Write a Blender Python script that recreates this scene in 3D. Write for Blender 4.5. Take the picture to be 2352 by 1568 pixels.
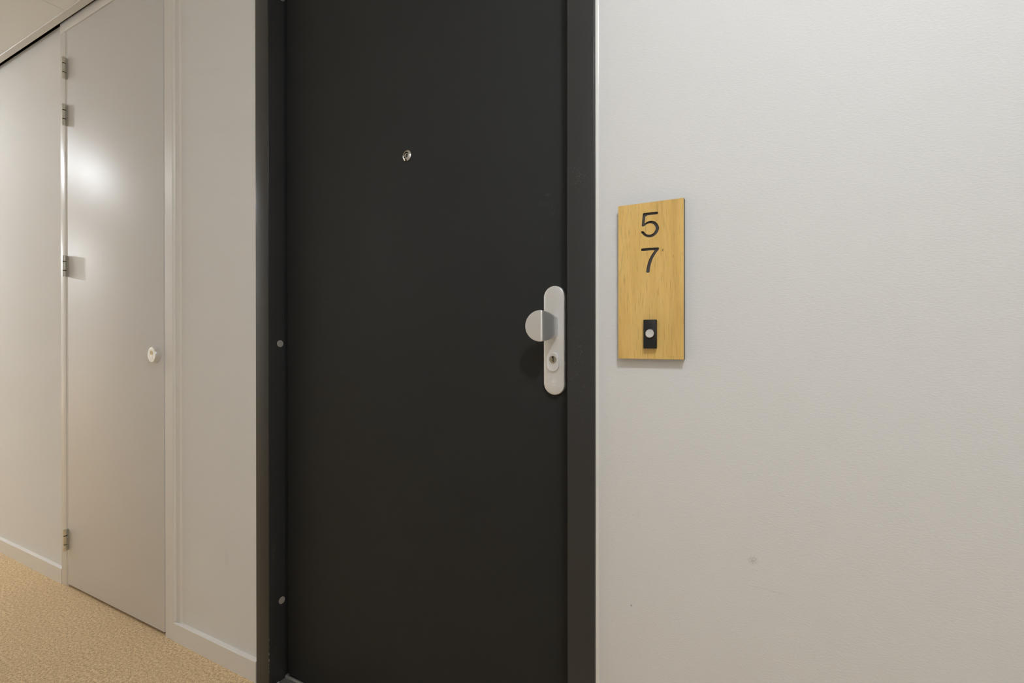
import bpy, bmesh, math, random
from mathutils import Vector, Matrix

for o in list(bpy.data.objects):
    bpy.data.objects.remove(o, do_unlink=True)
sc = bpy.context.scene
C = sc.collection
R_ = math.radians

# ------------------------------------------------------------------ camera
# the front wall is the plane y = 0, x runs along the corridor, z is up; metres
cam_d = bpy.data.cameras.new('camera')
cam_d.sensor_width = 36.0
cam_d.lens = 1110.0 / 2352.0 * 36.0
cam_d.clip_start = 0.02
cam = bpy.data.objects.new('camera', cam_d)
C.objects.link(cam)
right = Vector((0.8863, 0.4631, -0.0008))
down = Vector((0.0003, -0.0023, -1.0))
fwd = Vector((-0.4631, 0.8863, -0.0021))
m3 = Matrix((right, -down, -fwd)).transposed()
cam.matrix_world = Matrix.Translation((0.0, -0.945, 1.034)) @ m3.to_4x4()
sc.camera = cam

# ------------------------------------------------------------------ world, lamps, exposure
world = bpy.data.worlds.new('corridor_world')
sc.world = world
world.use_nodes = True
world.node_tree.nodes['Background'].inputs[0].default_value = (1.0, 0.96, 0.9, 1)
world.node_tree.nodes['Background'].inputs[1].default_value = 0.02
LAMP_POS = [(-4.40, -0.54), (0.26, -1.00), (-9.3, -0.78)]      # opal domes along the ceiling; the last is added to lift the left side
LAMP_EMIT = [126.0, 115.0, 480.0]
LAMP_COL = (0.93, 0.987, 1.045)
LAMP_R = 0.09
sc.view_settings.view_transform = 'Standard'
sc.view_settings.look = 'None'
sc.view_settings.exposure = 0.60
sc.cycles.max_bounces = 12                      # pale corridor: let the light bounce on
sc.cycles.diffuse_bounces = 11
sc.cycles.glossy_bounces = 3
sc.cycles.transmission_bounces = 0
sc.cycles.volume_bounces = 0
sc.cycles.use_light_tree = False
sc.cycles.caustics_refractive = False
sc.view_settings.gamma = 1.0
sc.view_settings.use_curve_mapping = False

# ------------------------------------------------------------------ mesh helpers
ORG = {}

def tag(o, label=None, cat=None, group=None, kind=None):
    if label: o['label'] = label
    if cat: o['category'] = cat
    if group: o['group'] = group
    if kind: o['kind'] = kind
    return o

def link(o, parent=None, origin=(0, 0, 0)):
    C.objects.link(o)
    origin = Vector(origin)
    ORG[o.name] = origin
    if parent is not None:
        o.parent = parent
        o.location = origin - ORG[parent.name]
    else:
        o.location = origin
    return o

def empty(name, origin, parent=None):
    o = bpy.data.objects.new(name, None)
    o.empty_display_size = 0.05
    return link(o, parent, origin)

class MB:
    """collects shapes in world coordinates; build() makes ONE mesh object of them"""
    def __init__(self):
        self.bm = bmesh.new()
    def box(self, x0, x1, y0, y1, z0, z1, bevel=0.0, seg=2):
        vs = [self.bm.verts.new(p) for p in
              ((x0, y0, z0), (x1, y0, z0), (x1, y1, z0), (x0, y1, z0),
               (x0, y0, z1), (x1, y0, z1), (x1, y1, z1), (x0, y1, z1))]
        fs = [self.bm.faces.new([vs[i] for i in q]) for q in
              ((0, 3, 2, 1), (4, 5, 6, 7), (0, 1, 5, 4), (1, 2, 6, 5), (2, 3, 7, 6), (3, 0, 4, 7))]
        if bevel > 0:
            es = {e for f in fs for e in f.edges}
            bmesh.ops.bevel(self.bm, geom=list(es), offset=bevel, segments=seg, profile=0.5, affect='EDGES')
        return self
    def prism(self, prof, axis, a, b):
        """closed 2D profile swept straight along an axis ('x': prof=(y,z); 'z': prof=(x,y))"""
        def P(p, t):
            return (t, p[0], p[1]) if axis == 'x' else (p[0], p[1], t)
        v0 = [self.bm.verts.new(P(p, a)) for p in prof]
        v1 = [self.bm.verts.new(P(p, b)) for p in prof]
        n = len(prof)
        for i in range(n):
            self.bm.faces.new((v0[i], v0[(i + 1) % n], v1[(i + 1) % n], v1[i]))
        self.bm.faces.new(v0[::-1]); self.bm.faces.new(v1)
        return self
    def lathe(self, c, axis, prof, seg=48, cap0=True, cap1=True):
        """profile (t along axis, radius); axis is a unit vector"""
        axis = Vector(axis).normalized()
        u = axis.orthogonal().normalized(); w = axis.cross(u)
        rings = []
        for t, r in prof:
            ring = []
            for k in range(seg):
                a = 2 * math.pi * k / seg
                ring.append(self.bm.verts.new(Vector(c) + axis * t + u * (r * math.cos(a)) + w * (r * math.sin(a))))
            rings.append(ring)
        for A, B in zip(rings, rings[1:]):
            for k in range(seg):
                self.bm.faces.new((A[k], A[(k + 1) % seg], B[(k + 1) % seg], B[k]))
        if cap0: self.bm.faces.new(rings[0][::-1])
        if cap1: self.bm.faces.new(rings[-1])
        return self
    def stadium(self, cx, cz, y_base, R, half, prof, seg=24):
        """rounded-end plate facing -y: prof = list of (inset, height)"""
        rings = []
        for d, h in prof:
            ring = []
            r = R - d
            for k in range(seg + 1):
                a = math.pi * k / seg
                ring.append(self.bm.verts.new((cx + r * math.cos(a), y_base - h, cz + half + r * math.sin(a))))
            for k in range(seg + 1):
                a = math.pi + math.pi * k / seg
                ring.append(self.bm.verts.new((cx + r * math.cos(a), y_base - h, cz - half + r * math.sin(a))))
            rings.append(ring)
        n = len(rings[0])
        for A, B in zip(rings, rings[1:]):
            for k in range(n):
                self.bm.faces.new((A[k], A[(k + 1) % n], B[(k + 1) % n], B[k]))
        self.bm.faces.new(rings[0][::-1]); self.bm.faces.new(rings[-1])
        return self
    def build(self, name, mat, parent=None, origin=None, smooth=None):
        bmesh.ops.recalc_face_normals(self.bm, faces=self.bm.faces[:])
        if origin is None:
            origin = ORG[parent.name] if parent is not None else (0, 0, 0)
        me = bpy.data.meshes.new(name)
        bmesh.ops.translate(self.bm, verts=self.bm.verts[:], vec=-Vector(origin))
        self.bm.to_mesh(me); self.bm.free()
        if mat: me.materials.append(mat)
        if smooth is not None:
            for p in me.polygons: p.use_smooth = True
            me.set_sharp_from_angle(angle=R_(smooth))
        o = bpy.data.objects.new(name, me)
        return link(o, parent, origin)

# ------------------------------------------------------------------ material helpers
class NT:
    def __init__(self, name, rough=0.5, metal=0.0, spec=0.5, base=(0.5, 0.5, 0.5)):
        self.m = bpy.data.materials.new(name)
        self.m.use_nodes = True
        self.t = self.m.node_tree
        self.b = self.t.nodes['Principled BSDF']
        self.b.inputs['Base Color'].default_value = (*base, 1)
        self.b.inputs['Roughness'].default_value = rough
        self.b.inputs['Metallic'].default_value = metal
        self.b.inputs['Specular IOR Level'].default_value = spec
        self.pos = None
    def n(self, typ, **kw):
        nd = self.t.nodes.new(typ)
        for k, v in kw.items(): setattr(nd, k, v)
        return nd
    def L(self, a, b): self.t.links.new(a, b)
    def P(self):
        if self.pos is None: self.pos = self.n('ShaderNodeNewGeometry').outputs['Position']
        return self.pos
    def math(self, op, a, b=None, clamp=False):
        nd = self.n('ShaderNodeMath', operation=op); nd.use_clamp = clamp
        for i, v in enumerate((a, b)):
            if v is None: continue
            if isinstance(v, (int, float)): nd.inputs[i].default_value = v
            else: self.L(v, nd.inputs[i])
        return nd.outputs[0]
    def noise(self, scale, detail=3, rough=0.5, stretch=None, loc=(0, 0, 0), rot=(0, 0, 0), dist=0.0):
        mp = self.n('ShaderNodeMapping')
        mp.inputs['Location'].default_value = loc
        mp.inputs['Rotation'].default_value = rot
        if stretch: mp.inputs['Scale'].default_value = stretch
        self.L(self.P(), mp.inputs['Vector'])
        nz = self.n('ShaderNodeTexNoise')
        nz.inputs['Scale'].default_value = scale
        nz.inputs['Detail'].default_value = detail
        nz.inputs['Roughness'].default_value = rough
        nz.inputs['Distortion'].default_value = dist
        self.L(mp.outputs[0], nz.inputs['Vector'])
        return nz.outputs['Fac']
    def ramp(self, fac, stops):
        r = self.n('ShaderNodeValToRGB')
        e = r.color_ramp.elements
        while len(e) < len(stops): e.new(0.5)
        for el, (p, c) in zip(e, stops):
            el.position = p; el.color = (*c, 1) if len(c) == 3 else c
        self.L(fac, r.inputs[0])
        return r.outputs[0]
    def mrange(self, fac, a, b, c=0.0, d=1.0):
        r = self.n('ShaderNodeMapRange'); r.clamp = True
        r.interpolation_type = 'SMOOTHSTEP'
        for i, v in enumerate((a, b, c, d)): r.inputs[i + 1].default_value = v
        self.L(fac, r.inputs[0])
        return r.outputs[0]
    def mix(self, fac, a, b, mode='MIX'):
        nd = self.n('ShaderNodeMix', data_type='RGBA', blend_type=mode)
        for k, v in ((0, fac), (6, a), (7, b)):
            if isinstance(v, (int, float)): nd.inputs[k].default_value = v
            elif isinstance(v, tuple): nd.inputs[k].default_value = (*v, 1)
            else: self.L(v, nd.inputs[k])
        return nd.outputs[2]
    def blob(self, c, radii, s=1.0, rot=0.0, ns=220.0, lo=0.35, hi=0.7, inner=0.0):
        """a stain of its own shape at a place on the surface (ellipse broken up by noise)"""
        sub = self.n('ShaderNodeVectorMath', operation='SUBTRACT')
        self.L(self.P(), sub.inputs[0]); sub.inputs[1].default_value = c
        vr = self.n('ShaderNodeVectorRotate', rotation_type='Y_AXIS')
        self.L(sub.outputs[0], vr.inputs['Vector']); vr.inputs['Angle'].default_value = rot
        sc_ = self.n('ShaderNodeVectorMath', operation='MULTIPLY')
        self.L(vr.outputs[0], sc_.inputs[0]); sc_.inputs[1].default_value = tuple(1.0 / r for r in radii)
        ln = self.n('ShaderNodeVectorMath', operation='LENGTH')
        self.L(sc_.outputs[0], ln.inputs[0])
        f = self.mrange(ln.outputs['Value'], inner, 1.0, 1.0, 0.0)
        nz = self.mrange(self.stain(ns), lo, hi)
        return self.math('MULTIPLY', self.math('MULTIPLY', f, nz), s)
    def stain(self, ns):
        """break-up noise shared by the stains of one material (three sizes)"""
        k = 150.0 if ns < 200 else 300.0 if ns < 360 else 480.0
        if not hasattr(self, '_st'): self._st = {}
        if k not in self._st: self._st[k] = self.noise(k, 1)
        return self._st[k]
    def addup(self, lst):
        out = lst[0]
        for x in lst[1:]: out = self.math('MAXIMUM', out, x)
        return out
    def base(self, sock): self.L(sock, self.b.inputs['Base Color'])
    def bump(self, h, strength, dist=0.001):
        b = self.n('ShaderNodeBump')
        b.inputs['Strength'].default_value = strength
        b.inputs['Distance'].default_value = dist
        self.L(h, b.inputs['Height'])
        self.L(b.outputs[0], self.b.inputs['Normal'])

def simple(name, base, rough=0.5, metal=0.0, spec=0.5):
    return NT(name, rough, metal, spec, base).m

def paint(name, base, rough, spec, tex_scale, tex_strength, stretch=None, var=0.03, marks=None, mark_col=None, rot=(0, 0, 0)):
    t = NT(name, rough, 0, spec, base)
    h = t.noise(tex_scale, 1, 0.55, stretch, rot=rot)
    if marks:
        t.base(t.mix(t.addup(marks(t)), base, mark_col))
    t.bump(h, tex_strength, 0.0006)
    return t.m

def wall_marks(t):
    return [t.blob((-0.0174, 0, 0.6483), (0.011, 0.05, 0.010), 0.75, ns=500),
            t.blob((-0.014, 0, 0.632), (0.006, 0.05, 0.0012), 0.35, rot=R_(-12), ns=300),
            t.blob((-0.2308, 0, 0.5156), (0.0030, 0.05, 0.0030), 0.9, lo=0.0, hi=0.2),
            t.blob((0.004, 0, 0.602), (0.060, 0.05, 0.0009), 0.35, rot=R_(-3), ns=120, lo=0.3, hi=0.6),
            t.blob((-0.217, 0, 0.697), (0.0015, 0.05, 0.009), 0.35, ns=400),
            t.blob((-0.298, 0, 1.015), (0.0022, 0.05, 0.010), 0.85, ns=700, lo=0.45, hi=0.6),
            t.blob((-1.525, 0, 0.335), (0.022, 0.05, 0.055), 0.14, ns=420, lo=0.42, hi=0.62),
            t.blob((-2.66, 0, 0.29), (0.006, 0.05, 0.030), 0.30, rot=R_(20), ns=300)]

M = {}
M['wall'] = paint('wall_paint', (0.80, 0.798, 0.788), 0.72, 0.30, 300, 0.55, (0.55, 1, 1.5), 0.012,
                  wall_marks, (0.36, 0.345, 0.315), rot=(0, R_(-9), 0))
M['wall_plain'] = paint('wall_paint_plain', (0.80, 0.796, 0.784), 0.55, 0.35, 330, 0.3, (0.55, 1, 1.5), 0.012)
M['trimpaint'] = paint('satin_trim_paint', (0.79, 0.775, 0.75), 0.36, 0.5, 210, 0.10, None, 0.01)
M['base'] = paint('baseboard_paint', (0.81, 0.79, 0.765), 0.4, 0.45, 160, 0.06, None, 0.01)
M['udoor'] = paint('satin_door_paint', (0.745, 0.735, 0.725), 0.45, 0.5, 75, 0.05, (1, 1, 0.10), 0.015)
M['ceil'] = paint('ceiling_tile_paint', (0.85, 0.86, 0.865), 0.85, 0.2, 600, 0.25, None, 0.01)
M['ceil_trim'] = simple('ceiling_edge_paint', (0.70, 0.69, 0.675), 0.45)
M['slab'] = simple('void_slab', (0.10, 0.08, 0.05), 0.9)
M['sealant'] = simple('cream_sealant_or_lit', (0.86, 0.845, 0.80), 0.3)  # sealant, and the lit side edges beside the utility frame

def carpet():
    t = NT('loop_carpet', 0.95, 0, 0.1, (0.4, 0.28, 0.16))
    fine = t.noise(330, 3, 0.6)
    mid = t.noise(120, 2, 0.5)
    big = t.noise(7, 2, 0.5)
    f = t.math('ADD', t.math('MULTIPLY', fine, 0.62), t.math('MULTIPLY', mid, 0.38))
    col = t.ramp(f, [(0.37, (0.40, 0.27, 0.13)), (0.50, (0.78, 0.57, 0.325)), (0.62, (1.0, 0.82, 0.54))])
    col = t.mix(t.mrange(big, 0.3, 0.7, 0.0, 0.22), col, (0.68, 0.49, 0.275))
    t.base(col)
    t.bump(f, 0.75, 0.004)
    t.b.inputs['Sheen Weight'].default_value = 0.15
    return t.m
M['carpet'] = carpet()

def door_marks(t):
    y = 0.047
    L = [((-0.4281, 1.3591), (0.010, 0.006), 0.55, 500), ((-0.4435, 1.3422), (0.007, 0.008), 0.30, 350),
         ((-0.4172, 1.3154), (0.010, 0.009), 0.40, 420), ((-0.4281, 1.3273), (0.022, 0.03), 0.12, 150),
         ((-0.4420, 1.2639), (0.008, 0.006), 0.30, 120), 
         ((-0.4271, 1.2243), (0.004, 0.005), 0.30, 300), ((-1.1397, 1.1440), (0.045, 0.012), 0.12, 160),
         ((-0.5149, 1.1080), (0.0016, 0.0016), 1.0, 20), ((-1.2674, 0.2838), (0.0016, 0.0016), 1.0, 20),
         ((-1.2407, 0.4731), (0.022, 0.0016), 0.25, 200), 
         ((-0.4757, 0.9141), (0.028, 0.014), 0.18, 260), 
         ((-0.5252, 0.6634), (0.025, 0.004), 0.12, 200),]
    out = []
    for (x, z), (rx, rz), s, ns in L:
        lo, hi = (0.0, 0.1) if ns == 20 else (0.45, 0.72)
        out.append(t.blob((x, y, z), (rx, 0.05, rz), s * 0.8, ns=ns, lo=lo, hi=hi, rot=R_(18) if rz < 0.0021 and rx > 0.01 else 0))
    return out

M['door'] = paint('charcoal_door_paint', (0.0345, 0.0353, 0.035), 0.55, 0.12, 420, 0.12, (0.35, 1, 1), 0.06,
                  door_marks, (0.16, 0.155, 0.14))

def frame_marks(t):
    return [t.blob((-1.3019, -0.011, 0.10), (0.003, 0.004, 0.10), 1.0, ns=130, lo=0.52, hi=0.62),
            t.blob((-1.300, 0.004, 0.40), (0.006, 0.012, 0.05), 0.5, ns=380, lo=0.52, hi=0.7),
            t.blob((-1.300, 0.012, 0.11), (0.01, 0.004, 0.004), 0.7, ns=380, lo=0.45, hi=0.6),
            t.blob((-0.335, 0, 1.37), (0.03, 0.05, 0.05), 0.22, ns=330, lo=0.56, hi=0.72),
            t.blob((-0.335, 0, 0.95), (0.03, 0.05, 0.2), 0.3, ns=260, lo=0.66, hi=0.75),
            t.blob((-1.3612, -0.011, 0.127), (0.003, 0.01, 0.002), 1.0, ns=20, lo=0, hi=0.1)]
M['frame'] = paint('charcoal_frame_paint', (0.045, 0.0448, 0.044), 0.28, 0.33, 260, 0.06, None, 0.05,
                   frame_marks, (0.30, 0.29, 0.27))
M['rubber'] = simple('black_rubber', (0.008, 0.008, 0.008), 0.7, 0, 0.2)

def metal(name, col, rough, bs=900, stretch=(1, 1, 0.05), st=0.05, marks=None, mt=1.0, aniso=0.0):
    t = NT(name, rough, mt, 0.5, col)
    if aniso:                       # brushed across: highlights drawn out vertically
        tg = t.n('ShaderNodeTangent', direction_type='RADIAL', axis='Z')
        t.L(tg.outputs[0], t.b.inputs['Tangent'])
        t.b.inputs['Anisotropic'].default_value = aniso
        t.b.inputs['Anisotropic Rotation'].default_value = 0.25
    t.bump(t.noise(bs, 2, 0.5, stretch), st, 0.0003)
    if marks:
        t.base(t.mix(t.addup(marks(t)), col, (0.85, 0.84, 0.8)))
    return t.m
def knob_marks(t):
    return [t.blob((-0.4004, 0.02, 1.0429), (0.0006, 0.03, 0.006), 0.9, rot=R_(40), lo=0.1, hi=0.4, ns=300),
            t.blob((-0.4321, 0.0, 1.0459), (0.0008, 0.03, 0.007), 0.6, rot=R_(8), lo=0.35, hi=0.6, ns=400),
            t.blob((-0.4331, 0.0, 1.0380), (0.0007, 0.03, 0.004), 0.5, rot=R_(-12), lo=0.3, hi=0.6, ns=400)]
M['alu'] = metal('satin_aluminium', (0.89, 0.88, 0.86), 0.42, mt=0.5, aniso=0.6)
M['alu_knob'] = metal('satin_aluminium_knob', (0.84, 0.83, 0.81), 0.34, mt=0.6, aniso=0.85, marks=knob_marks)
M['alu_light'] = metal('bright_aluminium', (0.84, 0.83, 0.80), 0.34, mt=0.7)
M['nickel'] = metal('nickel_hinge', (0.66, 0.655, 0.60), 0.22)
M['core'] = metal('cylinder_core_steel', (0.50, 0.46, 0.37), 0.35)
M['chrome'] = metal('chrome', (0.82, 0.80, 0.76), 0.12, st=0.02)
M['brass'] = metal('cylinder_brass', (0.70, 0.58, 0.36), 0.3)
M['engrave'] = simple('engraving', (0.96, 0.95, 0.92), 0.9, 0.0)
M['black_gap'] = simple('black_gap', (0.01, 0.009, 0.008), 0.8, 0, 0.2)
M['cap'] = simple('grey_plastic_cap', (0.37, 0.35, 0.33), 0.45)
M['cap_dark'] = simple('dark_grey_plastic_cap', (0.22, 0.22, 0.2), 0.45)
M['bell'] = simple('black_bell_plastic', (0.014, 0.014, 0.014), 0.34)
M['button'] = simple('white_button', (0.70, 0.68, 0.66), 0.35)
M['lens'] = simple('dark_lens', (0.02, 0.02, 0.02), 0.05, 0, 0.8)
M['digit'] = NT('painted_recess', 0.55, 0, 0.4, (0.085, 0.072, 0.068)).m

def oak():
    t = NT('oiled_oak', 0.42, 0, 0.4)
    grain = t.noise(150, 3, 0.6, (1, 1, 0.045), dist=0.6)
    fig = t.noise(22, 3, 0.5, (1, 1, 0.13), loc=(0.3, 0, 0.1), dist=1.4)
    pores = t.noise(620, 2, 0.5, (1, 1, 0.06))
    col = t.ramp(fig, [(0.30, (0.64, 0.39, 0.105)), (0.5, (0.78, 0.505, 0.15)), (0.72, (0.89, 0.61, 0.21))])
    col = t.mix(t.mrange(grain, 0.35, 0.7, 0.0, 0.55), col, (0.86, 0.58, 0.205))
    col = t.mix(t.mrange(pores, 0.56, 0.75, 0.0, 0.55), col, (0.44, 0.25, 0.07))
    knot = t.addup([t.blob((-0.1687, -0.014, 1.2027), (0.0022, 0.05, 0.0042), 0.9, ns=300, lo=0.1, hi=0.4),
                    t.blob((-0.150, -0.014, 1.19), (0.0022, 0.05, 0.004), 0.3, ns=300, lo=0.2, hi=0.5)])
    col = t.mix(knot, col, (0.16, 0.075, 0.02))
    t.base(col)
    t.bump(pores, 0.12, 0.0005)
    return t.m
M['oak'] = oak()
M['oak_edge'] = simple('dark_board_edge', (0.085, 0.06, 0.035), 0.6)

def stone():
    t = NT('threshold_mat', 0.9, 0, 0.2)
    n1 = t.noise(420, 3, 0.6)
    n2 = t.noise(26, 3, 0.6)
    col = t.ramp(n1, [(0.35, (0.10, 0.095, 0.09)), (0.65, (0.22, 0.205, 0.195))])
    yb = t.n('ShaderNodeSeparateXYZ'); t.L(t.P(), yb.inputs[0])
    edge = t.math('ADD', yb.outputs['Y'], t.math('MULTIPLY', t.math('SUBTRACT', n2, 0.5), 0.05))
    dark = t.mrange(edge, 0.018, 0.024, 1.0, 0.0)
    t.base(t.mix(dark, col, (0.022, 0.024, 0.018)))
    t.bump(n1, 0.6, 0.002)
    return t.m
M['threshold'] = stone()

# ------------------------------------------------------------------ the setting
X0, X1, YB, ZC = -12.12, 4.08, -1.56, 2.37
# frame lines of the two doors
UL, UR, UT = -2.651, -1.805, 2.378        # utility frame outer edges
FL, FR, FT = -1.3612, -0.3016, 2.372       # front door frame outer edges
BT = 0.012                                # how far trim stands off the wall

b = MB()
b.box(X0, X1, YB, 0.0, -0.06, 0.0)
tag(b.build('floor', M['carpet']), 'beige loop pile carpet floor of the corridor', 'carpet', kind='structure')

b = MB()
for x0, x1, z0, z1 in ((X0, UL + 0.006, 0, 2.386), (UL + 0.006, UR - 0.006, UT, 2.386), (UR - 0.006, FL + 0.006, 0, 2.386),
                       (FL + 0.006, FR - 0.006, FT - 0.006, 2.386), (FR - 0.006, X1, 0, 2.386)):
    b.box(x0, x1, 0.0, 0.14, z0, z1)
tag(b.build('wall_front', M['wall']), 'light grey painted corridor wall around both doors', 'wall', kind='structure')
b = MB()
b.box(X0, X1, YB - 0.1, YB, 0, 2.45)
tag(b.build('wall_back', M['wall_plain']), 'light grey corridor wall behind the camera', 'wall', kind='structure')
b = MB(); b.box(X0 - 0.1, X0, YB, 0.14, 0, 2.45)
tag(b.build('wall_left', M['wall_plain']), 'light grey end wall at the far left of the corridor', 'wall', kind='structure')
b = MB(); b.box(X1, X1 + 0.1, YB, 0.14, 0, 2.45)
tag(b.build('wall_right', M['wall_plain']), 'light grey end wall at the right of the corridor', 'wall', kind='structure')

# ceiling: slab above the void, lay-in tiles as parts
b = MB()
b.box(X0 - 0.1, X1 + 0.1, YB - 0.1, 0.24, 2.62, 2.70)
b.box(X0 - 0.1, X1 + 0.1, 0.14, 0.24, 0.0, 2.62)
b.box(X0 - 0.1, X1 + 0.1, YB - 0.2, YB - 0.1, 2.3, 2.62)
ceiling = b.build('ceiling', M['slab'])
tag(ceiling, 'suspended corridor ceiling of pale square tiles', 'ceiling', kind='structure')
tw = 0.6
y_edges = [-0.030, -0.630, -1.230, YB + 0.030]
tile_mesh = {}
nx = int(round((X1 - X0) / tw))
for r in range(3):
    ya, yb_ = y_edges[r + 1] + 0.0006, y_edges[r] - 0.0006
    for i in range(nx):
        xa = -12.118 + i * tw
        cx, cy = xa + tw / 2, (ya + yb_) / 2
        if r not in tile_mesh:
            t_ = MB()
            hx, hy = tw / 2 - 0.0006, (yb_ - ya) / 2
            t_.box(-hx, hx, -hy, hy, 0, 0.015, bevel=0.0022, seg=1)
            o = t_.build('ceiling_tile', M['ceil'], origin=(0, 0, 0))
            tile_mesh[r] = o.data
            o.parent = ceiling
        else:
            o = bpy.data.objects.new('ceiling_tile', tile_mesh[r])
            C.objects.link(o); o.parent = ceiling
        o.location = (cx, cy, ZC + 0.0043)

# pale metal angle carrying the tile edges, with an open shadow gap to the wall
b = MB()
b.prism([(-0.046, ZC + 0.0022), (-0.0445, ZC), (-0.021, ZC), (-0.021, ZC + 0.03), (-0.0225, ZC + 0.03), (-0.0225, ZC + 0.004), (-0.046, ZC + 0.004)], 'x', X0, X1)
tag(b.build('trim_1', M['ceil_trim']), 'pale metal ceiling edge trim above the dark shadow gap', 'ceiling trim', kind='structure')
b = MB()
b.prism([(YB + 0.046, ZC), (YB, ZC), (YB, ZC + 0.03), (YB + 0.002, ZC + 0.03), (YB + 0.002, ZC + 0.002), (YB + 0.046, ZC + 0.002)], 'x', X0, X1)
tag(b.build('trim_2', M['ceil_trim']), 'pale metal ceiling edge trim along the wall behind the camera', 'ceiling trim', kind='structure')

def baseboard(name, x0, x1, label):
    b = MB()
    b.prism([(0.0, 0.0), (-0.013, 0.0), (-0.013, 0.0625), (-0.012, 0.0640), (0.0, 0.0655)], 'x', x0, x1)
    return tag(b.build(name, M['base'], smooth=30), label, 'baseboard', kind='structure')
baseboard('baseboard_left', X0, UL - 0.0006, 'pale baseboard left of the hinged utility door')
baseboard('baseboard_middle', UR + 0.0004, FL - 0.0004, 'pale baseboard between the utility door and the charcoal door frame')
baseboard('baseboard_right', FR + 0.0004, X1, 'pale baseboard under the wooden number sign wall')

# ------------------------------------------------------------------ utility door frame (pale)
trim3 = empty('trim_3', (UL, 0, 0))
tag(trim3, 'pale satin frame around the narrow utility door', 'door frame', kind='structure')
b = MB()
b.box(UL, -2.6045, -BT, 0.10, 0.001, UT - 0.045, bevel=0.0012)
b.box(-2.6045, -2.5945, -BT + 0.0025, 0.10, 0.001, UT - 0.045, bevel=0.0008)
b.build('jamb', M['trimpaint'], trim3, smooth=35)
b = MB()
b.box(-1.8535, UR, -BT, 0.10, 0.001, UT - 0.045, bevel=0.0004, seg=1)
b.build('jamb', M['trimpaint'], trim3, smooth=35)
b = MB()
b.box(UL + 0.001, UR, -BT - 0.0012, 0.10, UT - 0.0444, UT, bevel=0.0012)
b.build('head', M['trimpaint'], trim3, smooth=35)
b = MB()
b.prism([(UR, 0.0), (UR, -0.0050), (-1.7790, -0.0050), (-1.7780, -0.0044), (-1.7780, 0.0)], 'z', 0.0655, UT)
b.build('cover_strip', M['trimpaint'], trim3)
for prof in ([(UR, -0.0049), (UR, -0.0112), (UR + 0.0022, -0.0108), (UR + 0.0045, -0.0075), (UR + 0.0058, -0.0049)],
             [(-1.7781, 0.0), (-1.7781, -0.0042), (-1.7765, -0.0040), (-1.7735, -0.0018), (-1.7712, 0.0)]):
    b = MB()
    b.prism(prof, 'z', 0.0655, UT)
    b.build('sealant_or_lit_bead', M['sealant'], trim3, smooth=40)  # whiter fillets: light on the side faces is put into their colour
b = MB()
b.box(-2.594, -1.854, 0.055, 0.075, 0.0, UT - 0.046)
b.build('gap_dark_sheet', M['black_gap'], trim3)  # black sheet behind the leaf, the gap's shade put into its colour

# the utility door itself
D2 = (-2.224, 0, 0)
b = MB()
b.box(-2.5868, -1.8606, -BT, 0.028, 0.0135, 2.3295, bevel=0.0012)
door2 = b.build('door_2', M['udoor'], origin=(-2.5868, 0, 0.0135), smooth=35)
tag(door2, 'pale flush utility door with four nickel hinges and a round lock', 'door', kind='structure')

def hinge(z, parent):
    xc, yc, r, h = -2.5865, -0.0225, 0.0068, 0.089
    e = empty('hinge', (xc, yc, z - h / 2), parent)
    z0 = z - h / 2
    gaps = (0.026, 0.063)
    segs = ((0, gaps[0] - 0.0012), (gaps[0] + 0.0012, gaps[1] - 0.0012), (gaps[1] + 0.0012, h))
    for a, c in segs:
        k = MB()
        k.lathe((xc, yc, z0), (0, 0, 1), [(a, r - 0.0008), (a + 0.0008, r), (c - 0.0008, r), (c, r - 0.0008)], 28)
        k.build('knuckle', M['nickel'], e, smooth=40)
    for g in gaps:
        k = MB()
        k.lathe((xc, yc, z0), (0, 0, 1), [(g - 0.0013, r - 0.0006), (g + 0.0013, r - 0.0006)], 24)
        k.build('bearing_ring', M['black_gap'], e, smooth=40)
    k = MB()
    k.box(xc - 0.0048, xc - 0.0020, yc, 0.012, z0 + 0.001, z0 + h - 0.001)
    k.box(xc + 0.0002, xc + 0.0030, yc, -BT + 0.0004, z0 + 0.001, z0 + h - 0.001)
    k.build('hinge_leaf', M['nickel'], e)
    return e
for z in (2.1707, 1.9758, 1.3457, 0.2025):
    hinge(z, door2)

lock = empty('cylinder_lock', (-1.9035, -BT, 0.985), door2)
b = MB()
b.lathe((-1.9035, -BT, 0.985), (0, -1, 0), [(0, 0.0262), (0.004, 0.0270), (0.0150, 0.0270), (0.0172, 0.0262), (0.0180, 0.0248)], 64)
b.build('rose', M['alu_light'], lock, smooth=14)
b = MB()
b.lathe((-1.9035, -BT - 0.0180, 0.9918), (0, -1, 0), [(0, 0.0083), (0.0006, 0.0083)], 32)
b.build('cylinder_core', M['brass'], lock, smooth=40)
b = MB()
b.box(-1.9060, -1.9040, -BT - 0.0190, -BT - 0.0180, 0.9865, 0.9975)
b.build('key_slot', M['black_gap'], lock)
b = MB()
b.stadium(-1.9035, 0.9752, -BT - 0.0180, 0.0050, 0.0060, [(0, 0), (0, 0.0005)], 12)
b.build('cylinder_tail', M['alu'], lock)

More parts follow.
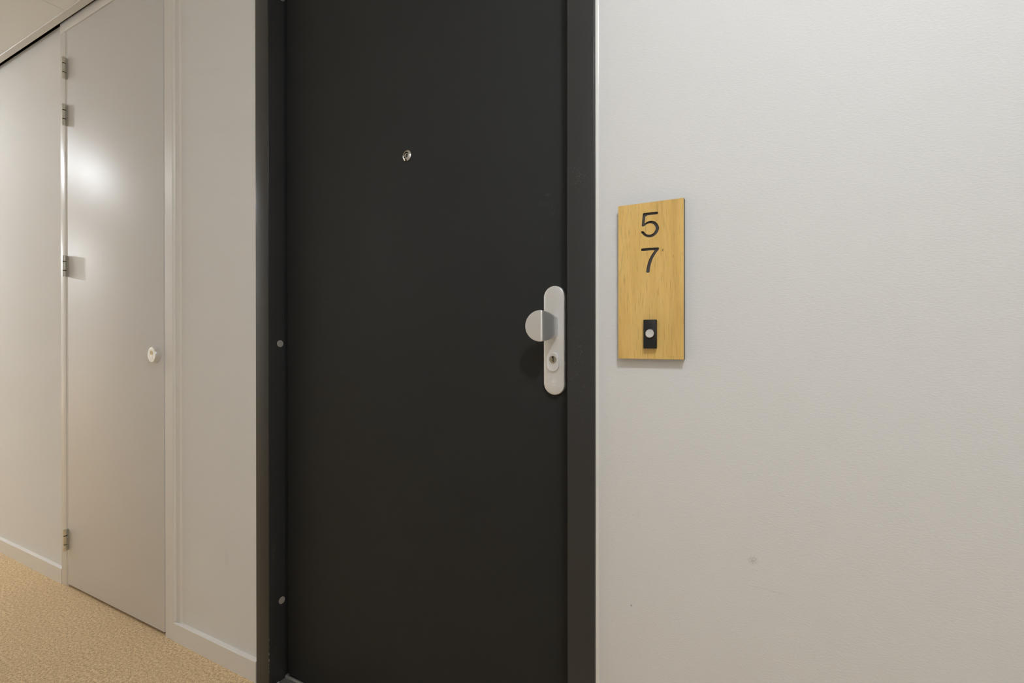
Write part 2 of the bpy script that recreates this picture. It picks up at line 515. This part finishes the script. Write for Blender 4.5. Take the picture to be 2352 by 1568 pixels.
# ------------------------------------------------------------------ front door frame (charcoal)
FD = 0.047                                   # face of the front door leaf
IL, IR = -1.3019, -0.3601                    # inner jamb faces
trim4 = empty('trim_4', (FL, 0, 0))
tag(trim4, 'charcoal steel frame around the front door', 'door frame', kind='structure')
PR = 0.0110                                  # frame stands proud of the wall
b = MB()
b.box(FL, IL, -PR, FD - 0.002, 0.0, FT - 0.06, bevel=0.0021, seg=4)
b.box(FL + 0.004, IL - 0.012, FD - 0.01, 0.135, 0.0, FT - 0.06)
b.build('jamb', M['frame'], trim4, smooth=40)
b = MB()
b.box(IR, FR, -PR, FD - 0.002, 0.0, FT - 0.06, bevel=0.0021, seg=4)
b.box(IR + 0.012, FR - 0.004, FD - 0.01, 0.135, 0.0, FT - 0.06)
b.build('jamb', M['frame'], trim4, smooth=40)
b = MB()
b.box(FL, FR, -PR, FD - 0.002, FT - 0.06, FT, bevel=0.0021, seg=4)
b.box(FL + 0.004, FR - 0.004, FD - 0.01, 0.135, FT - 0.05, FT - 0.004)
b.build('head', M['frame'], trim4, smooth=40)
b = MB()
b.box(IL - 0.013, IR + 0.013, 0.118, 0.135, 0.0, FT - 0.05)
b.build('rear_dark_sheet', M['black_gap'], trim4)  # black sheet closing the opening; its colour makes the leaf gaps dark
# cream sealant beads where frame meets wall
for xe, s in ((FL, -1), (FR, 1)):
    b = MB()
    b.prism([(xe - s * 0.001, 0.001), (xe - s * 0.001, -0.0038), (xe + s * 0.0006, -0.0038), (xe + s * 0.0014, -0.0026),
             (xe + s * 0.0030, -0.0011), (xe + s * 0.0056, 0.0), (xe + s * 0.0056, 0.001)], 'z', 0.066, FT)
    b.build('sealant_or_lit_bead', M['sealant'], trim4, smooth=60)
for z, y, mt in ((2.0766, 0.0355, 'cap_dark'), (1.0249, 0.0282, 'cap'), (0.2444, 0.0326, 'cap')):
    b = MB()
    b.lathe((IL, y, z), (1, 0, 0), [(-0.001, 0.0105), (0.0006, 0.0105), (0.0012, 0.0098)], 40)
    o = b.build('screw_cap', M[mt], trim4, smooth=40)
    o['label'] = 'round grey screw cap on the jamb'

# threshold
b = MB()
b.box(IL + 0.0004, IR - 0.0004, -0.002, 0.10, -0.03, 0.002)
thr = b.build('trim_5', M['threshold'])
tag(thr, 'grey mottled threshold at the foot of the charcoal door', 'threshold', kind='structure')
b = MB()
b.box(IL + 0.0006, IR - 0.0006, 0.0425, 0.0485, 0.002, 0.0085, bevel=0.001)
b.build('metal_strip', M['alu_light'], thr)
b = MB()
b.box(IL + 0.0002, IL + 0.002, -0.002, 0.022, 0.0015, 0.0035)
b.build('sealant_or_lit_bead', M['sealant'], thr)

# ------------------------------------------------------------------ front door leaf
b = MB()
b.box(IL + 0.0075, IR - 0.0075, FD, FD + 0.054, 0.014, FT - 0.068, bevel=0.0015)
door1 = b.build('door_1', M['door'], origin=(IL + 0.0075, FD, 0.014), smooth=35)
tag(door1, 'matt charcoal apartment front door with peephole and knob plate', 'door', kind='structure')

# peephole
pc = (-0.8270, FD, 1.5161)
pe = empty('peephole', pc, door1)
b = MB()
b.lathe(pc, (0, -1, 0), [(0, 0.0138), (0.0006, 0.0142), (0.0016, 0.0142), (0.0048, 0.0098), (0.0050, 0.0088), (0.0030, 0.0082), (0.0012, 0.0080)], 56, cap1=False)
b.build('flange', M['chrome'], pe, smooth=30)
b = MB()
b.lathe(pc, (0, -1, 0), [(0.0005, 0.0082), (0.0014, 0.0082)], 40)
b.build('recess', M['black_gap'], pe, smooth=40)
b = MB()
b.lathe(pc, (0, -1, 0), [(0.0014, 0.0062), (0.0026, 0.0060), (0.0028, 0.0045), (0.0020, 0.0038)], 40)
b.build('lens_ring', M['chrome'], pe, smooth=30)
b = MB()
b.lathe(pc, (0, -1, 0), [(0.0020, 0.0038), (0.0030, 0.0032), (0.0037, 0.0018), (0.0040, 0.0004)], 32)
b.build('lens', M['lens'], pe, smooth=60)
b = MB()
b.box(pc[0] - 0.0022, pc[0] + 0.0006, FD - 0.0052, FD - 0.0012, pc[2] - 0.0140, pc[2] - 0.0100)
b.build('slot', M['black_gap'], pe)

# handle plate with bent knob and cylinder guard
PX, PZ, PRAD, PHALF = -0.4091, 1.0340, 0.0251, 0.0946
plate = empty('handle_plate', (PX, FD, PZ), door1)
plate['label'] = 'satin aluminium security handle plate'
b = MB()
b.stadium(PX, PZ, FD, PRAD, PHALF, [(0, 0), (0, 0.0075), (0.0004, 0.0086), (0.0012, 0.0094), (0.003, 0.0100), (0.007, 0.0107),
                                    (0.012, 0.0112), (0.018, 0.0114), (0.0243, 0.0115)], 32)
b.build('backplate', M['alu'], plate, smooth=35)

def knob():
    zc, H = 1.0647, 0.0332
    yf = -0.0194                      # front of the grip
    xc, rx = -0.4172, 0.0350
    path = []                        # (x, y, nx, ny, half height, rim inset allowed)
    n = 16
    for i in range(n + 1):           # rounded grip, parallel to the door
        a = math.pi / 2 * i / n
        path.append((xc - rx * math.cos(a), yf, 0.0, -1.0, H * math.sin(a)))
    ax, ay = -0.3999, 0.0355         # foot on the plate
    br = 0.0060
    dx, dy = ax - (xc + 0.004), ay - yf
    ln = math.hypot(dx, dy); nxx, nyy = dy / ln, -dx / ln     # neck normal
    ang = math.atan2(nxx, -nyy)
    cx_, cy_ = xc, yf + br
    for i in range(1, 9):            # the bend
        t = ang * i / 8
        path.append((cx_ + br * math.sin(t), cy_ - br * math.cos(t), math.sin(t), -math.cos(t), H * (1 - 0.004 * i)))
    x1, y1, n1x, n1y, h1 = path[-1]
    for i in range(1, 13):           # tapering neck back to the plate
        t = i / 12
        h = h1 + (0.0206 - h1) * (t ** 1.55)
        path.append((x1 + (ax - x1) * t, y1 + (ay - y1) * t, n1x, n1y, h))
    th, bv = 0.0075, 0.0011
    b = MB()
    layers = []
    cols = 12
    for inset, depth in ((bv, 0.0), (0.0004, 0.00035), (0.0, bv), (0.0, th - bv), (bv, th)):
        rows = []
        for k, (x, y, nx_, ny_, h) in enumerate(path):
            hh = max(0.0, h - inset)
            xo = x
            if k <= n: xo = xc - (rx - inset) * math.cos(math.pi / 2 * k / n); hh = (H - inset) * math.sin(math.pi / 2 * k / n)
            rows.append([b.bm.verts.new((xo - nx_ * depth, y - ny_ * depth, zc + hh * (2 * j / cols - 1))) for j in range(cols + 1)])
        layers.append(rows)
    for rows, flip in ((layers[0], False), (layers[-1], True)):
        for A, B in zip(rows, rows[1:]):
            for j in range(cols):
                q = (A[j], B[j], B[j + 1], A[j + 1])
                b.bm.faces.new(q[::-1] if flip else q)
    for Ra, Rb in zip(layers, layers[1:]):
        la = [r[0] for r in Ra] + Ra[-1][1:] + [r[-1] for r in Ra[-2::-1]]
        lb = [r[0] for r in Rb] + Rb[-1][1:] + [r[-1] for r in Rb[-2::-1]]
        for i in range(len(la)):
            j = (i + 1) % len(la)
            b.bm.faces.new((la[i], la[j], lb[j], lb[i]))
    bmesh.ops.remove_doubles(b.bm, verts=b.bm.verts[:], dist=1e-6)
    return b.build('knob', M['alu_knob'], plate, smooth=35)
knob()

b = MB()
b.stadium(-0.4103, 0.9866, FD - 0.0108, 0.0142, 0.0068, [(0, 0), (0, 0.0034), (0.0005, 0.0042), (0.0014, 0.0046), (0.0018, 0.0044)], 24)
b.build('cylinder_guard', M['alu'], plate, smooth=30)
gy = FD - 0.0108 - 0.0044
kc = (-0.4098, gy, 0.9921)
b = MB()
b.lathe(kc, (0, -1, 0), [(-0.0002, 0.0098), (0.0009, 0.0094), (0.0009, 0.0084), (-0.0002, 0.0080)], 48, cap0=False, cap1=False)
b.build('keyhole_rim', M['alu_light'], plate, smooth=30)
b = MB()
b.lathe(kc, (0, -1, 0), [(-0.0002, 0.0084), (0.00015, 0.0084)], 40)
b.build('cylinder_core', M['core'], plate, smooth=40)
b = MB()
b.box(kc[0] - 0.0016, kc[0] + 0.0016, gy - 0.0005, gy, kc[2] - 0.0060, kc[2] + 0.0075)
b.build('key_slot', M['black_gap'], plate)
b = MB()
b.box(kc[0] - 0.0024, kc[0] - 0.0004, gy - 0.0008, gy, kc[2] - 0.0066, kc[2] + 0.0030)
b.box(kc[0] - 0.0004, kc[0] + 0.0012, gy - 0.0008, gy, kc[2] - 0.0080, kc[2] - 0.0045)
b.build('key_pin', M['brass'], plate)
# faint engraved maker's mark under the keyhole
yy = FD - 0.01165
b = MB()
def bar(x0, z0, x1, z1, w):
    d = Vector((x1 - x0, 0, z1 - z0)).normalized(); p = Vector((-d.z, 0, d.x)) * (w / 2)
    A, B_ = Vector((x0, yy, z0)), Vector((x1, yy, z1))
    b.bm.faces.new([b.bm.verts.new(v) for v in (A - p, B_ - p, B_ + p, A + p)])
ex, ez = -0.4136, 0.9526
bar(ex, ez - 0.0050, ex + 0.0026, ez, 0.0010); bar(ex + 0.0026, ez, ex + 0.0052, ez - 0.0050, 0.0010); bar(ex + 0.001, ez - 0.0034, ex + 0.0042, ez - 0.0034, 0.0009)
bar(ex + 0.0058, ez - 0.0050, ex + 0.0102, ez, 0.0010); bar(ex + 0.0058, ez, ex + 0.0102, ez - 0.0050, 0.0010)
bar(ex + 0.0003, ez - 0.0084, ex + 0.0062, ez - 0.0084, 0.0054); bar(ex + 0.0068, ez - 0.0110, ex + 0.0098, ez - 0.0075, 0.0012); bar(ex + 0.0066, ez - 0.0110, ex + 0.0100, ez - 0.0110, 0.0008)
for c0 in (0.0018, 0.0086):
    for k in range(10):
        a, c = 2 * math.pi * k / 10, 2 * math.pi * (k + 1) / 10
        bar(ex + c0 + 0.0017 * math.cos(a), ez - 0.0163 + 0.0021 * math.sin(a), ex + c0 + 0.0017 * math.cos(c), ez - 0.0163 + 0.0021 * math.sin(c), 0.0008)
bar(ex + 0.0042, ez - 0.0184, ex + 0.0064, ez - 0.0142, 0.0008); bar(ex + 0.0042, ez - 0.0142, ex + 0.0064, ez - 0.0184, 0.0008)
b.build('engraved_mark', M['engrave'], plate)

# ------------------------------------------------------------------ wooden room number sign
SX0, SX1, SZ0, SZ1, SY = -0.2527, -0.1311, 0.9988, 1.2952, -0.0135
sign = empty('room_number_sign', (SX0, 0.0, SZ0))
tag(sign, 'oak number sign reading 5 over 7, on the wall beside the charcoal door', 'sign')
FIVE = [(-205.0, 1275.4), (-203.7, 1275.9), (-179.3, 1275.7), (-177.6, 1275.3), (-177.0, 1274.0), (-177.4, 1271.4), (-178.5, 1270.6),
        (-200.6, 1271.0), (-202.0, 1255.3), (-199.5, 1257.4), (-195.9, 1259.3), (-189.8, 1260.1), (-182.8, 1257.8), (-177.6, 1252.5),
        (-175.0, 1245.6), (-175.9, 1239.9), (-179.4, 1234.1), (-184.6, 1230.2), (-189.8, 1228.7), (-195.1, 1228.8), (-200.3, 1230.9),
        (-204.8, 1234.5), (-208.8, 1239.8), (-208.6, 1241.2), (-207.0, 1241.7), (-204.1, 1241.4), (-202.8, 1240.4), (-200.3, 1236.7),
        (-196.8, 1234.4), (-192.4, 1233.5), (-188.0, 1234.6), (-184.1, 1237.3), (-181.8, 1241.9), (-181.5, 1245.4), (-182.8, 1249.6),
        (-185.9, 1253.2), (-189.8, 1255.1), (-194.2, 1255.3), (-198.6, 1254.0), (-201.7, 1251.6), (-203.0, 1250.8), (-206.1, 1250.8),
        (-207.3, 1251.6), (-207.3, 1252.7), (-205.6, 1273.6)]
SEVEN = [(-207.9, 1208.3), (-206.1, 1209.0), (-176.8, 1208.6), (-175.3, 1207.6), (-175.2, 1205.4), (-176.3, 1203.3), (-179.4, 1200.0),
         (-183.7, 1193.7), (-187.6, 1186.5), (-190.2, 1178.6), (-191.7, 1171.6), (-192.6, 1163.6), (-193.7, 1162.1), (-198.1, 1162.4),
         (-199.0, 1163.9), (-198.1, 1172.1), (-195.9, 1180.8), (-192.4, 1189.5), (-188.1, 1196.7), (-182.4, 1204.2), (-205.7, 1203.8),
         (-207.9, 1204.4), (-208.6, 1206.5)]
def smooth_loop(pts):
    """one Chaikin pass on the flat outline, in metres"""
    out = []
    n = len(pts)
    for i in range(n):
        p, q = pts[i], pts[(i + 1) % n]
        out.append((0.82 * p[0] + 0.18 * q[0], 0.82 * p[1] + 0.18 * q[1]))
        out.append((0.18 * p[0] + 0.82 * q[0], 0.18 * p[1] + 0.82 * q[1]))
    return [(x / 1000.0 * 1.0005, 1.034 + (z / 1000.0 - 1.034) * 1.0005) for x, z in out]
loops = [smooth_loop(FIVE), smooth_loop(SEVEN)]
bm = bmesh.new()
edges = []
for lp in [[(SX0, SZ0), (SX1, SZ0), (SX1, SZ1), (SX0, SZ1)]] + loops:
    vs = [bm.verts.new((x, SY, z)) for x, z in lp]
    edges += [bm.edges.new((vs[i], vs[(i + 1) % len(vs)])) for i in range(len(vs))]
bmesh.ops.triangle_fill(bm, edges=edges, use_beauty=True, use_dissolve=False, normal=(0, -1, 0))
for f in bm.faces: f.material_index = 0
for p, q in (((SX0, SZ0), (SX1, SZ0)), ((SX1, SZ0), (SX1, SZ1)), ((SX1, SZ1), (SX0, SZ1)), ((SX0, SZ1), (SX0, SZ0))):
    f = bm.faces.new([bm.verts.new(v) for v in ((p[0], SY, p[1]), (q[0], SY, q[1]), (q[0], 0, q[1]), (p[0], 0, p[1]))])
    f.material_index = 1
f = bm.faces.new([bm.verts.new(v) for v in ((SX0, 0, SZ0), (SX0, 0, SZ1), (SX1, 0, SZ1), (SX1, 0, SZ0))]); f.material_index = 1
b = MB(); b.bm.free(); b.bm = bm
bmesh.ops.remove_doubles(bm, verts=bm.verts[:], dist=1e-6)
board = b.build('board', M['oak'], sign)
board.data.materials.append(M['oak_edge'])
for lp, lab in zip(loops, ('dark recessed numeral 5', 'dark recessed numeral 7')):
    b = MB()
    top = [b.bm.verts.new((x, SY + 0.00005, z)) for x, z in lp]
    bot = [b.bm.verts.new((x, SY + 0.0032, z)) for x, z in lp]
    for i in range(len(lp)):
        b.bm.faces.new((top[i], top[(i + 1) % len(lp)], bot[(i + 1) % len(lp)], bot[i]))
    b.bm.faces.new(bot)
    o = b.build('digit', M['digit'], sign)
    o['label'] = lab

# doorbell screwed to the board
bx, bz0, bz1 = -0.1908, 1.0187, 1.0730
bell = empty('doorbell', (bx, SY, bz0))
tag(bell, 'small black doorbell with a round white button on the oak sign', 'doorbell')
b = MB()
b.box(bx - 0.0122, bx + 0.0122, SY - 0.0085, SY - 0.0001, bz0, bz1, bevel=0.0014, seg=3)
b.build('housing', M['bell'], bell, smooth=40)
bc = (-0.1905, SY - 0.0085, 1.0467)
b = MB()
b.lathe(bc, (0, -1, 0), [(-0.0003, 0.0094), (0.0006, 0.0093), (0.0010, 0.0086), (0.0004, 0.0078)], 48, cap1=False, cap0=False)
b.build('collar', M['bell'], bell, smooth=40)
b = MB()
b.lathe(bc, (0, -1, 0), [(-0.0004, 0.0077), (0.0028, 0.0077), (0.0036, 0.0070), (0.0036, 0.0062), (0.0033, 0.0056)], 48)
b.build('push_button', M['button'], bell, smooth=30)

# ------------------------------------------------------------------ opal ceiling lamps (above the frame), the far left one added
for k, ((lx, ly), em, lab) in enumerate(zip(LAMP_POS, LAMP_EMIT, ('opal dome ceiling lamp left of the utility door', 'opal dome ceiling lamp nearest the number sign',
                                                 'added unseen opal dome at the far left, brightening the left side'))):
    e = empty('ceiling_lamp', (lx, ly, ZC))
    tag(e, lab, 'ceiling lamp', 'corridor ceiling lamps')
    b = MB()
    b.lathe((lx, ly, ZC + 0.002), (0, 0, -1), [(0, LAMP_R + 0.012), (0.010, LAMP_R + 0.012), (0.014, LAMP_R + 0.008), (0.014, LAMP_R - 0.004)], 48)
    b.build('base_ring', M['ceil_trim'], e, smooth=40)
    t = NT('opal_diffuser_%d' % k, 0.4, 0, 0.3, (0.8, 0.8, 0.8))
    t.b.inputs['Emission Color'].default_value = (*LAMP_COL, 1)
    t.b.inputs['Emission Strength'].default_value = em
    b = MB()
    prof = [(0.045 * math.sin(math.pi / 2 * i / 3), max(0.0004, LAMP_R * math.cos(math.pi / 2 * i / 3))) for i in range(4)]
    b.lathe((lx, ly, ZC - 0.013), (0, 0, -1), prof, 12, cap0=False)
    b.build('diffuser', t.m, e, smooth=60)
